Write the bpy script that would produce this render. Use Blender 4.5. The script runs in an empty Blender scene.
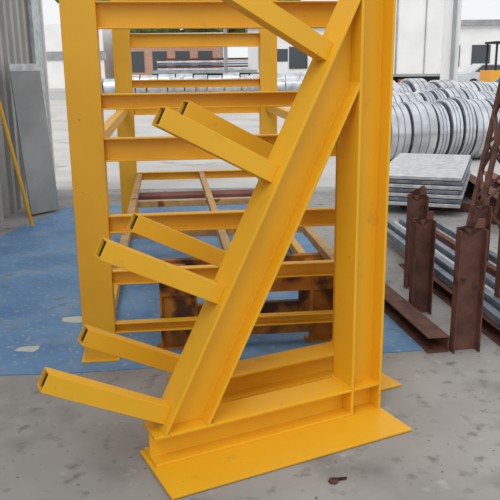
import bpy, bmesh, math, random
from mathutils import Vector, Matrix
random.seed(4)
S=bpy.context.scene
S.view_settings.view_transform='Standard'

# ---------------------------------------------------------------- materials
def mat(name,c1,c2=None,rough=.6,metal=0.,scale=6.,bump=0.,spots=None,lo=.35,hi=.65,detail=5.,spot_lo=.6,spot_hi=.68,spot_scale=9.,bscale=8.,bdist=.01):
    m=bpy.data.materials.new(name); m.use_nodes=True
    nt=m.node_tree; b=nt.nodes['Principled BSDF']
    b.inputs['Roughness'].default_value=rough; b.inputs['Metallic'].default_value=metal
    tc=nt.nodes.new('ShaderNodeTexCoord')
    n=nt.nodes.new('ShaderNodeTexNoise'); n.inputs['Scale'].default_value=scale; n.inputs['Detail'].default_value=detail
    nt.links.new(tc.outputs['Object'],n.inputs['Vector'])
    r=nt.nodes.new('ShaderNodeValToRGB')
    r.color_ramp.elements[0].position=lo; r.color_ramp.elements[1].position=hi
    r.color_ramp.elements[0].color=(*c1,1); r.color_ramp.elements[1].color=(*(c2 or c1),1)
    nt.links.new(n.outputs['Fac'],r.inputs['Fac'])
    out=r.outputs['Color']
    if spots:
        sl=[(spots,spot_scale,spot_lo,spot_hi)] if not isinstance(spots,list) else spots
        for sc_,ss,l_,h_ in sl:
            n2=nt.nodes.new('ShaderNodeTexNoise'); n2.inputs['Scale'].default_value=ss; n2.inputs['Detail'].default_value=9
            nt.links.new(tc.outputs['Object'],n2.inputs['Vector'])
            r2=nt.nodes.new('ShaderNodeValToRGB'); r2.color_ramp.elements[0].position=l_; r2.color_ramp.elements[1].position=h_
            nt.links.new(n2.outputs['Fac'],r2.inputs['Fac'])
            mx=nt.nodes.new('ShaderNodeMix'); mx.data_type='RGBA'
            nt.links.new(r2.outputs['Color'],mx.inputs[0]); nt.links.new(out,mx.inputs[6]); mx.inputs[7].default_value=(*sc_,1)
            out=mx.outputs[2]
    nt.links.new(out,b.inputs['Base Color'])
    if bump:
        bp=nt.nodes.new('ShaderNodeBump'); bp.inputs['Strength'].default_value=bump; bp.inputs['Distance'].default_value=bdist
        nb=nt.nodes.new('ShaderNodeTexNoise'); nb.inputs['Scale'].default_value=scale*bscale; nb.inputs['Detail'].default_value=6
        nt.links.new(tc.outputs['Object'],nb.inputs['Vector']); nt.links.new(nb.outputs['Fac'],bp.inputs['Height'])
        nt.links.new(bp.outputs['Normal'],b.inputs['Normal'])
    return m
M={}
M['yellow']=mat('yellow_paint',(.80,.415,.012),(.85,.45,.014),rough=.48,scale=2.5,detail=3,
    spots=[((.62,.34,.03),9,.64,.80),((.36,.18,.03),60,.715,.77)])
M['yellow2']=mat('yellow_paint_weathered',(.76,.385,.014),(.82,.43,.02),rough=.5,scale=3,detail=2,
    spots=[((.55,.29,.04),6,.66,.80),((.25,.11,.03),35,.71,.78)])
M['tan']=mat('faded_primer',(.42,.24,.10),(.62,.40,.16),rough=.7,scale=9,spots=(.25,.08,.03))
M['rustyel']=mat('rusty_yellow',(.34,.12,.02),(.58,.26,.03),rough=.75,scale=7,spots=(.08,.035,.018),spot_lo=.46,spot_hi=.58,spot_scale=6)
M['rust']=mat('rust_brown',(.085,.034,.024),(.15,.065,.045),rough=.8,scale=12,bump=.3,spots=(.05,.02,.015))
M['dark']=mat('tube_inside_shade',(.03,.02,.012),rough=.9)
M['galv']=mat('galvanised',(.45,.47,.49),(.65,.67,.69),rough=.4,metal=.5,scale=14)
M['ribwall']=mat('ribbed_wall_paint',(.36,.355,.33),(.48,.47,.45),rough=.55,scale=2)
M['steel']=mat('bright_steel',(.48,.50,.54),(.78,.80,.83),rough=.25,metal=.85,scale=3)
M['bluesteel']=mat('blue_grey_steel',(.12,.15,.19),(.24,.28,.34),rough=.45,metal=.5,scale=10)
M['band']=mat('coil_band_steel',(.18,.20,.24),(.30,.33,.38),rough=.4,metal=.6,scale=10)
M['blue']=mat('blue_sheet',(.10,.225,.42),(.16,.31,.52),rough=.7,scale=2.2,bump=.5,bscale=2.5,bdist=.03,
    spots=[((.27,.36,.48),3,.53,.75),((.33,.38,.43),28,.58,.69),((.09,.16,.25),6,.60,.75)])
M['paper']=mat('paper',(.50,.55,.50),(.62,.64,.56),rough=.9)
M['white']=mat('white_paint',(.80,.80,.80),(.87,.87,.87),rough=.7,scale=1)
M['grey']=mat('grey_panel',(.27,.28,.285),(.38,.39,.395),rough=.5,scale=2)
M['green']=mat('foliage',(.05,.10,.03),(.14,.22,.08),rough=.9,scale=5)
M['asph']=mat('asphalt',(.38,.38,.38),(.44,.44,.44),rough=.9,scale=3)
M['glass']=mat('dark_glass',(.06,.07,.08),rough=.1)
M['red']=mat('red_paint',(.35,.05,.03),rough=.5)
M['carw']=mat('silver_car_paint',(.6,.62,.65),rough=.3)
M['orange']=mat('orange_paint',(.80,.36,.03),rough=.5)
M['black']=mat('black_rubber',(.02,.02,.02),rough=.8)
M['primer']=mat('red_oxide',(.16,.05,.04),(.24,.09,.07),rough=.8)
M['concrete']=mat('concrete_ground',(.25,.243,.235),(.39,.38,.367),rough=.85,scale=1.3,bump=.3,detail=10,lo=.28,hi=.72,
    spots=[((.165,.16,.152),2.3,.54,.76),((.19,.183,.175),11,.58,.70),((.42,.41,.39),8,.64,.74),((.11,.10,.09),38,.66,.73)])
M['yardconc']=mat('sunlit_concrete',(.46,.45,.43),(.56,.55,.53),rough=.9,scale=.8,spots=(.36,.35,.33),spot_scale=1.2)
bm_=bpy.data.materials.new('brick_wall'); bm_.use_nodes=True
nt=bm_.node_tree; bk=nt.nodes.new('ShaderNodeTexBrick'); tc=nt.nodes.new('ShaderNodeTexCoord')
mp=nt.nodes.new('ShaderNodeMapping'); mp.inputs['Rotation'].default_value=(math.pi/2,0,0)
nt.links.new(tc.outputs['Object'],mp.inputs['Vector']); nt.links.new(mp.outputs['Vector'],bk.inputs['Vector'])
bk.inputs['Color1'].default_value=(.50,.24,.14,1); bk.inputs['Color2'].default_value=(.58,.30,.18,1); bk.inputs['Mortar'].default_value=(.5,.45,.4,1)
bk.inputs['Scale'].default_value=2.5
nt.links.new(bk.outputs['Color'],nt.nodes['Principled BSDF'].inputs['Base Color'])
M['brick']=bm_

# ---------------------------------------------------------------- builder
class B:
    def __init__(s): s.bm=bmesh.new(); s.mats=[]
    def mi(s,k):
        if k not in s.mats: s.mats.append(k)
        return s.mats.index(k)
    def prism(s,loops,o,ux,uy,ax,L,k,cap=True):
        o,ux,uy,ax=Vector(o),Vector(ux).normalized(),Vector(uy).normalized(),Vector(ax).normalized()
        i=s.mi(k); fs=[]; rings=[]
        for lp in loops:
            a=[s.bm.verts.new(o+ux*x+uy*y) for x,y in lp]
            b=[s.bm.verts.new(o+ux*x+uy*y+ax*L) for x,y in lp]
            rings.append((a,b)); n=len(lp)
            for j in range(n):
                fs.append(s.bm.faces.new((a[j],a[(j+1)%n],b[(j+1)%n],b[j])))
        if cap:
            if len(loops)==1:
                fs.append(s.bm.faces.new(rings[0][0][::-1])); fs.append(s.bm.faces.new(rings[0][1]))
            else:
                (a,b),(c,d)=rings; n=len(a)
                for j in range(n):
                    q=(j+1)%n
                    fs.append(s.bm.faces.new((a[j],c[j],c[q],a[q])))
                    fs.append(s.bm.faces.new((b[j],b[q],d[q],d[j])))
        for f in fs: f.material_index=i
        return fs
    def box(s,c,ux,uy,uz,sx,sy,sz,k):
        c=Vector(c); uz=Vector(uz).normalized()
        return s.prism([[(-sx/2,-sy/2),(sx/2,-sy/2),(sx/2,sy/2),(-sx/2,sy/2)]],c-uz*sz/2,ux,uy,uz,sz,k)
    def abox(s,x0,x1,y0,y1,z0,z1,k):
        return s.prism([[(x0,y0),(x1,y0),(x1,y1),(x0,y1)]],(0,0,z0),(1,0,0),(0,1,0),(0,0,1),z1-z0,k)
    def ibeam(s,o,wdir,ddir,ax,L,w,d,k,tf=.012,tw=.01):
        a=(w-tw)/2; b=(w+tw)/2
        p=[(0,0),(w,0),(w,tf),(b,tf),(b,d-tf),(w,d-tf),(w,d),(0,d),(0,d-tf),(a,d-tf),(a,tf),(0,tf)]
        return s.prism([p],o,wdir,ddir,ax,L,k)
    def channel(s,o,wdir,ddir,ax,L,w,d,k,t=.008):
        p=[(0,0),(w,0),(w,t),(t,t),(t,d-t),(w,d-t),(w,d),(0,d)]
        return s.prism([p],o,wdir,ddir,ax,L,k)
    def tube(s,c,ux,uy,ax,L,a,k,t=.005):
        h=a/2; g=h-t
        sq=lambda q:[(-q,-q),(q,-q),(q,q),(-q,q)]
        return s.prism([sq(h),sq(g)],c,ux,uy,ax,L,k)
    def cyl(s,c,ux,uy,ax,L,r,k,n=24,rin=0):
        cr=lambda q:[(q*math.cos(2*math.pi*j/n),q*math.sin(2*math.pi*j/n)) for j in range(n)]
        return s.prism([cr(r)]+([cr(rin)] if rin else []),c,ux,uy,ax,L,k)
    def cut(s,faces,co,no):
        vs={v for f in faces for v in f.verts}; es={e for f in faces for e in f.edges}
        g=list(vs)+list(es)+list(faces)
        r=bmesh.ops.bisect_plane(s.bm,geom=g,plane_co=Vector(co),plane_no=Vector(no),clear_outer=True,dist=1e-5)
        ed=[e for e in r['geom_cut'] if isinstance(e,bmesh.types.BMEdge)]
        nf=bmesh.ops.edgeloop_fill(s.bm,edges=ed,mat_nr=0)['faces'] if ed else []
        return [f for f in r['geom'] if isinstance(f,bmesh.types.BMFace) and f.is_valid]+list(nf)
    def done(s,name,bevel=0.,parent=None,smooth=False):
        bmesh.ops.recalc_face_normals(s.bm,faces=s.bm.faces)
        me=bpy.data.meshes.new(name); s.bm.to_mesh(me); s.bm.free()
        for k in s.mats: me.materials.append(M[k])
        o=bpy.data.objects.new(name,me); S.collection.objects.link(o)
        if bevel:
            md=o.modifiers.new('bevel','BEVEL'); md.width=bevel; md.segments=2; md.limit_method='ANGLE'; md.angle_limit=math.radians(40)
        if smooth:
            for p in me.polygons: p.use_smooth=True
            me.set_sharp_from_angle(angle=math.radians(35))
        if parent: o.parent=parent
        return o
def empty(name):
    e=bpy.data.objects.new(name,None); S.collection.objects.link(e); return e
Z=Vector((0,0,1))

# ---------------------------------------------------------------- ground
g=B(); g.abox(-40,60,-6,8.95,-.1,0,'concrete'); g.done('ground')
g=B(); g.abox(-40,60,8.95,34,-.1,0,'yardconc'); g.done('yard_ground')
g=B(); g.abox(-60,90,34,48,-.1,-.002,'asph'); g.done('street_ground')
g=B(); g.abox(-80,120,48,110,-.1,-.001,'yardconc'); g.done('footpath_ground')

# ---------------------------------------------------------------- cantilever rack (front + rear frames)
L=Vector((.8946,.447,0)).normalized(); N=Vector((-L.y,L.x,0))
rack=empty('cantilever_rack')
def frame(off,tag):
    P=Vector((-.283,2.243,0))+Vector(off)
    W=lambda s,p,z: P+L*s+N*p+Z*z
    b=B()
    b.prism([[(0,0),(1.075,0),(1.075,.364),(0,.364)]],W(-.005,0,0.003),L,N,Z,.010,'yellow')
    b.done('base_plate_'+tag,.002,rack)
    p0,w,sc=.212,.146,.906
    b=B(); b.ibeam(W(0.012,p0,.013),N,Z,L,sc-.012,w,.125,'yellow')
    b.done('base_beam_'+tag,.002,rack)
    b=B(); b.ibeam(W(sc,p0,.013),N,L,Z,2.25,w,.158,'yellow')
    b.done('column_'+tag,.002,rack)
    th=math.atan(.525); D=(L*math.sin(th)+Z*math.cos(th)); U=(-L*math.cos(th)+Z*math.sin(th))
    b=B()
    base=W(.100,p0,.232)
    fs=b.ibeam(base-D*.4,N,-U,D,2.4,w,.168,'yellow')
    fs=b.cut(fs,W(0,0,.138),-Z)
    fs=b.cut(fs,W(sc,0,0),L)
    b.done('diagonal_brace_'+tag,.002,rack)
    b=B()
    for q in (.104,.292): b.cyl(W(q-.028,p0,.139),L,Z,N,w,.006,'yellow',n=8)
    b.cyl(W(sc,p0,.139),L,Z,N,w,.006,'yellow',n=8)
    b.done('weld_'+tag,0,rack)
    b=B()
    b.box(W(sc+.079,p0+w/2,.132),L,N,Z,.134,w-.004,.01,'yellow')
    b.done('stiffener_'+tag,0,rack)
    for i in range(4):
        c=base+D*(.508*i-.040)+N*(w/2)
        b=B(); b.tube(c,N,D,U,.505,.073,'yellow',t=.006)
        b.box(c+U*.248,N,D,U,.060,.060,.488,'dark')  # dark plug added as painted shade inside the open tube
        b.done('arm_%s_%d'%(tag,i+1),.002,rack)
frame((0,0,0),'front')
frame((.045,.434,0),'rear')

# ---------------------------------------------------------------- storage rack behind
ang=math.radians(6.5)
RX=Vector((math.cos(ang),math.sin(ang),0)); RY=Vector((-RX.y,RX.x,0))
O=Vector((-.872,3.49,0)); WID=1.56; DEP=3.5
sr=empty('storage_rack')
cw=.165
for j,(yy) in enumerate((0,DEP)):
    for i,xx in enumerate((0,WID-cw)):
        b=B(); b.prism([[(0,0),(cw,0),(cw,.008),(cw,.10),(0,.10)]],O+RX*xx+RY*yy+Z*.012,RX,RY,Z,2.15,'yellow2')
        b.box(O+RX*(xx+cw/2)+RY*(yy+.05)+Z*.008,RX,RY,Z,.20,.15,.012,'yellow2')
        b.done('column_%d%d'%(j,i),.004,sr)
    b=B()
    for zc,h in ((1.735,.125),(1.335,.075),(1.103,.115),(.728,.09),(.448,.075),(.173,.055),(2.1,.1)):
        b.channel(O+RX*(cw)+RY*(yy+.06)+Z*(zc-h/2),-RY,Z,RX,WID-2*cw,.05,h,'yellow2')
    b.done('rungs_%d'%j,.002,sr)
b=B()
for xx in (0.05,WID-.12):
    for zc in (.06,1.10):
        b.box(O+RX*(xx+.035)+RY*(DEP/2+.05)+Z*zc,RX,Z,RY,.06,.07,DEP-.1,'yellow2')
b.done('side_rails',.003,sr)
b=B()
for xx in (.19,.80,1.36):
    b.box(O+RX*xx+RY*(DEP/2+.05)+Z*.45,RX,Z,RY,.05,.05,DEP-.02,'tan')
for yy in (1.2,2.3):
    b.box(O+RX*WID/2+RY*yy+Z*.40,RX,Z,RY,WID-2*cw,.05,.05,'tan')
b.done('shelf_rails',.003,sr)
b=B()
for yy in (1.5,1.9,2.9):
    b.box(O+RX*WID/2+RY*yy+Z*.36,RX,Z,RY,WID-2*cw,.03,.22,'primer')
b.done('shelf_boards',.003,sr)

# ---------------------------------------------------------------- rusty trestle
t=B(); T0=O+RX*.50+RY*.14
for yy in (.02,.36):
    for xx,wd in ((0,.20),(.80,.15)):
        t.channel(T0+RX*(xx-wd/2)+RY*yy+Z*.0,-RY,RX,Z,.40,.05,wd,'rustyel',t=.012)
        t.box(T0+RX*xx+RY*(yy-.02)+Z*.008,RX,RY,Z,wd+.05,.09,.012,'rustyel')
    t.box(T0+RX*.4+RY*(yy-.02)+Z*.355,RX,RY,Z,.98,.05,.11,'rustyel')
    t.box(T0+RX*.4+RY*(yy-.02)+Z*.09,RX,RY,Z,.66,.04,.07,'rustyel')
for xx in (0,.80):
    t.box(T0+RX*xx+RY*.17+Z*.36,RX,RY,Z,.1,.3,.06,'rustyel')
t.done('rusty_trestle',.004)

# ---------------------------------------------------------------- blue sheet + scraps
b=B()
pts=[(-2.6,3.28),(-.95,3.34),(.98,3.60),(.78,4.4),(.3,7.9),(-2.0,7.8),(-2.33,6.2)]
b.prism([pts],(0,0,.001),(1,0,0),(0,1,0),Z,.003,'blue'); b.done('blue_floor_sheet')
def scrap(x,y,r,k,name):
    b=B(); n=7; b.prism([[(r*(.7+.5*random.random())*math.cos(2*math.pi*i/n),r*.8*(.6+.5*random.random())*math.sin(2*math.pi*i/n)) for i in range(n)]],(x,y,.0045),(1,0,0),(0,1,0),Z,.003,k); b.done(name)
scrap(-1.05,4.12,.10,'paper','paper_scrap'); scrap(-1.22,3.66,.07,'paper','paper_scrap.001')
b=B(); b.cyl((.30,2.35,.001),(1,0,0),(0,1,0),Z,.010,.019,'rust',n=6); b.cyl((.30,2.35,.01),(1,.2,0),(0,0,1),Vector((1,.2,0)),.045,.008,'rust',n=10); b.done('steel_bolt')

# ---------------------------------------------------------------- rusty post rack on the right
pr=empty('rusty_post_rack')
def rail(p0,p1,w,h,z,k,tag):
    p0,p1=Vector((*p0,z)),Vector((*p1,z)); ax=(p1-p0); Ln=ax.length; ax.normalize(); sd=Vector((-ax.y,ax.x,0))
    b=B(); b.channel(p0-sd*w/2,sd,Z,ax,Ln,w,h,k,t=.008); b.done(tag,.002,pr)
rail((1.00,3.56),(.80,4.75),.12,.09,.002,'rust','rail_1')
rail((1.42,3.60),(1.20,5.3),.12,.09,.002,'rust','rail_2')
def post(x,y,h,tag,w=.13,z0=0):
    b=B(); ax=Vector((.15,-.99,0)).normalized(); sd=Vector((-ax.y,ax.x,0))
    p=Vector((x,y,z0))
    b.channel(p-sd*w/2-ax*.03,ax,sd,Z,h-.05-z0,.06,w,'rust',t=.008)
    q=p+Z*(h-.05-z0)
    b.prism([[(-w/2,0),(w/2,0),(w/2,.05),(w*.28,.05),(0,-.03),(-w*.28,.012),(-w/2,.012)]],q-ax*.03,sd,Z,ax,.012,'rust')
    b.done(tag,.002,pr)
post(1.145,3.58,.72,'post_1',.15); post(1.045,4.18,.64,'post_2',.13)
post(1.13,4.72,.69,'post_3',.13); post(1.50,3.98,.88,'post_4',.13); post(1.62,4.9,.58,'post_5')
post(1.28,5.35,.60,'post_6',.12,.0)
bb=B()
for i,(x0,k) in enumerate(((1.24,'bluesteel'),(1.31,'bluesteel'),(1.38,'galv'),(1.45,'bluesteel'),(1.62,'rust'),(1.72,'bluesteel'))):
    bb.box((x0+.03,4.85,.12+.03*(i%2)),(1,.14,0),(0,0,1),(-.10,1,0),.05,.05,2.7,k)
bb.done('steel_bars',.003,pr)

b=B()
for i in range(7):
    b.box((2.0+.01*(i%3),8.0,.12+i*.045),(1,-.35,0),(.35,1,0),Z,.85,1.9,.035,'galv' if i%2==0 else 'bluesteel')
b.box((2.0,7.4,.05),(1,-.35,0),(.35,1,0),Z,.8,.1,.09,'rust'); b.box((2.1,8.6,.05),(1,-.35,0),(.35,1,0),Z,.8,.1,.09,'rust')
b.done('sheet_metal_stack',.003)
b=B()
for dx,k in ((0,'rust'),(.3,'primer'),(.6,'rust')):
    b.ibeam((2.55+dx,8.8,.0),(1,0,0),Z,Vector((-.06,-1,0)),4.0,.15,.2,k)
b.done('rusty_beams',.003)

# coils
b=B()
for row,(yy,r) in enumerate(((11.2,.50),(12.4,.55),(13.6,.62))):
    x=2.05+row*.12
    while x<6.4:
        w=random.choice((.22,.30,.16,.38)); rr=r*random.uniform(.9,1)
        ax=Vector((1,.22,0)).normalized(); sd=Vector((-.22,1,0)).normalized()
        c=Vector((x,yy+.22*(x-2),rr))
        b.cyl(c,sd,Z,ax,w,rr,'steel',n=44,rin=rr*.52)
        b.cyl(c+ax*(-.004),sd,Z,ax,.003,rr*.95,'band',n=44,rin=rr*.80)
        for q in (.3,.65): b.cyl(c+ax*(w*q),sd,Z,ax,.015,rr+.004,'band',n=44,rin=rr*.98)
        x+=w+.04
b.done('steel_coils',0,None,True)
b=B()
for yy,hh in ((38,.5),(45,.55)):
    x=-8
    while x<4.0:
        w=random.choice((.5,.8,1.0)); rr=hh*random.uniform(.8,1)
        b.cyl((x,yy,rr),(0,1,0),Z,(1,0,0),w,rr,'steel',n=28,rin=rr*.5); x+=w+.08
b.done('steel_coils.001',0,None,True)

# ---------------------------------------------------------------- left shed wall
b=B(); n=50; y0,y1=-2.,8.9; seg=(y1-y0)/n; prof=[]
for i in range(n):
    y=y0+i*seg; prof+= [(y,0),(y+seg*.45,0),(y+seg*.55,.05),(y+seg*.9,.05)]
prof+=[(y1,0),(y1,-.12),(y0,-.12)]
b.prism([prof],(-2.55,0,0),(0,1,0),(1,0,0),Z,4.5,'ribwall')
b.abox(-2.70,-2.43,8.9,8.94,0,4.5,'white'); b.abox(-2.49,-2.45,8.55,8.9,0,4.5,'galv')
b.done('wall_left')
b=B()
for i,(hh,k) in enumerate(((1.45,'grey'),(1.52,'galv'),(1.38,'grey'))):
    b.box((-2.21-.02*i,7.45+.06*i,hh/2+.02),(.6,.8,0),(.8,-.6,.10),(-.08,.06,.99),.36,.012,hh,k)
b.done('leaning_sheet_metal',.002)
b=B()
b.cyl((-2.10,6.75,.02),(1,0,0),(0,1,0),(-.15,-.08,1),1.9,.018,'yellow2',n=12)
b.done('leaning_steel_bar')

# ---------------------------------------------------------------- lattice mast
b=B(); A0=Vector((2.10,6.45,0)); lean=Vector((.16,.0,1)).normalized()
w=.24
cs=[Vector((dx,dy,0)) for dx in (0,w) for dy in (0,w)]
def strut(p,q,r,k):
    ax=q-p; Ln=ax.length; ax.normalize(); u=ax.orthogonal().normalized(); v=ax.cross(u); b.box((p+q)/2,u,v,ax,r,r,Ln,k)
H=4.4
for c in cs: strut(A0+c,A0+c+lean*H,.04,'rust')
k=0; z=0
while z<H-.3:
    for a_,c_ in ((0,1),(0,2),(2,3),(1,3)):
        p,q=(a_,c_) if k%2 else (c_,a_)
        strut(A0+cs[p]+lean*z,A0+cs[q]+lean*(z+.26),.022,'rust')
    z+=.26; k+=1
b.done('lattice_mast')

# ---------------------------------------------------------------- distant scenery
b=B(); b.abox(4.2,4.5,15.8,16.1,0,6,'white'); b.abox(4.15,4.55,15.75,16.15,0,.05,'grey'); b.abox(4.32,4.38,15.7,15.8,.3,6,'grey'); b.done('shed_column')
tr=B()
tr.abox(5.75,8.05,29,35,1.0,4.1,'white'); tr.abox(5.7,8.1,28.95,29,1.0,1.1,'grey')
tr.abox(6.88,6.92,28.96,29,1.1,4.05,'grey'); tr.abox(5.75,5.82,28.96,29,1.1,4.1,'grey'); tr.abox(7.98,8.05,28.96,29,1.1,4.1,'grey')
tr.abox(5.9,7.9,35,37,.6,2.9,'white'); tr.abox(6.2,7.6,29.2,36,.7,1.0,'black')
for dx in (5.8,7.6):
    for yy in (30.2,31.4,35.8): tr.cyl((dx,yy,.5),(0,1,0),Z,(1,0,0),.4,.5,'black',n=24)
tr.abox(5.9,6.15,28.9,28.95,.75,.9,'red'); tr.abox(7.65,7.9,28.9,28.95,.75,.9,'red')
tr.done('box_truck')
b=B(); b.abox(-9,-2,52,60,0,3.4,'brick'); b.abox(-9.4,-1.6,51.6,60.4,3.4,3.7,'white')
for i in range(4): b.abox(-8.3+i*1.6,-7.3+i*1.6,51.94,52,1.1,2.5,'glass')
b.done('brick_building')
b=B(); b.abox(0,36,56,64,0,4.2,'white')
for i in range(14): b.abox(.8+i*2.3,2.2+i*2.3,55.94,56,1.2,2.8,'glass')
b.abox(-.2,36.3,55.7,64.3,4.2,4.6,'grey'); b.done('office_building')
b=B(); b.abox(-30,-10.5,54,62,0,4.5,'white'); b.abox(-30,-10.3,53.9,54,2.0,2.6,'grey'); b.done('office_building.001')
def tree(x,y,h,name):
    b=B(); b.cyl((x,y,0),(1,0,0),(0,1,0),Z,h*.55,.16,'rust',n=10)
    for i in range(26):
        c=Vector((x+random.gauss(0,h*.16),y+random.gauss(0,h*.16),h*.68+random.gauss(0,h*.12)))
        r=bmesh.ops.create_icosphere(b.bm,subdivisions=2,radius=h*.13*random.uniform(.6,1.2),matrix=Matrix.Translation(c))
        mi=b.mi('green')
        for v in r['verts']:
            v.co+=Vector((random.uniform(-1,1),random.uniform(-1,1),random.uniform(-1,1)))*h*.02
            for f in v.link_faces: f.material_index=mi
    b.done(name)
tree(-7.5,66,9,'tree'); tree(-2.5,67,8,'tree.001'); tree(2.5,68,9,'tree.002'); tree(-13,66,10,'tree.003')
def car(x,y,k,name):
    b=B()
    side=[(-2.1,.35),(2.1,.35),(2.15,.8),(1.3,.92),(.75,1.42),(-.9,1.45),(-1.5,.98),(-2.1,.9)]
    b.prism([side],(x,y,0),(1,0,0),Z,(0,1,0),1.7,k)
    win=[(1.1,.93),(.68,1.36),(-.85,1.38),(-1.3,.98)]
    b.prism([win],(x,y-.01,0),(1,0,0),Z,(0,1,0),1.72,'glass')
    for dx in (-1.3,1.3):
        for dy in (-.02,1.5): b.cyl((x+dx,y+dy,.32),(1,0,0),Z,(0,1,0),.22,.32,'black',n=20)
    b.done(name,.03)
car(9.9,40,'carw','car'); car(14.2,42,'carw','car.001')
f=B(); fx,fy=-6.4,48.6
f.abox(fx,fx+7,fy,fy+2.3,1.0,1.2,'grey'); f.abox(fx+7.2,fx+9.0,fy,fy+2.3,.6,2.8,'white'); f.abox(fx+8.0,fx+9.02,fy-.02,fy+2.32,1.7,2.5,'glass')
for q in range(5): f.abox(fx+.4,fx+6.4,fy+.1,fy+2.2,1.22+q*.16,1.34+q*.16,('steel','rust','bluesteel')[q%3])
for q in (.8,2.0,5.6,8.2): f.cyl((fx+q,fy-.02,.48),(1,0,0),Z,(0,1,0),2.3,.48,'black',n=24)
f.abox(fx,fx+8.6,fy+.5,fy+1.8,.7,1.0,'black'); f.done('flatbed_truck')
f=B(); fx,fy=7.9,24.
f.abox(fx,fx+1.7,fy,fy+1.1,.35,1.0,'orange'); f.abox(fx,fx+.55,fy,fy+1.1,1.0,1.25,'orange')
for dx in (.15,1.45):
    for dy in (.05,1.0): f.abox(fx+dx,fx+dx+.06,fy+dy,fy+dy+.06,1.0,2.1,'black')
f.abox(fx+.1,fx+1.6,fy,fy+1.1,2.1,2.17,'black'); f.abox(fx+1.75,fx+1.87,fy+.2,fy+.9,.1,2.3,'grey'); f.abox(fx+1.87,fx+2.9,fy+.25,fy+.35,.08,.13,'grey'); f.abox(fx+1.87,fx+2.9,fy+.75,fy+.85,.08,.13,'grey')
f.abox(fx+.6,fx+1.0,fy+.3,fy+.8,1.0,1.5,'black')
for dx in (.35,1.4):
    for dy in (-.05,.95): f.cyl((fx+dx,fy+dy,.3),(1,0,0),Z,(0,1,0),.2,.3,'black',n=20)
f.done('forklift')
b=B(); b.cyl((-1.4,46.5,0),(1,0,0),(0,1,0),Z,8,.12,'grey',n=12); b.box((-1.4,46.5,7.3),(1,0,0),(0,1,0),Z,2,.12,.12,'grey'); b.done('power_pole')

# ---------------------------------------------------------------- light
w=bpy.data.worlds.new('World'); S.world=w; w.use_nodes=True
bg=w.node_tree.nodes['Background']; bg.inputs['Color'].default_value=(.96,.98,1.0,1); bg.inputs['Strength'].default_value=.95
sd=bpy.data.lights.new('sun','SUN'); sd.energy=1.35; sd.angle=math.radians(40); sd.color=(1,.97,.92)
so=bpy.data.objects.new('sun',sd); S.collection.objects.link(so)
so.rotation_euler=Vector((.4,.75,-.95)).to_track_quat('-Z','Y').to_euler()

# ---------------------------------------------------------------- camera
cd=bpy.data.cameras.new('camera'); cd.sensor_width=36; cd.lens=36*715/500; cd.clip_end=300
co=bpy.data.objects.new('camera',cd); S.collection.objects.link(co)
co.location=(0,0,1.5)
co.rotation_euler=(Matrix.Rotation(math.radians(90-14.5),3,'X')@Matrix.Rotation(math.radians(-.6),3,'Z')).to_euler()
S.camera=co
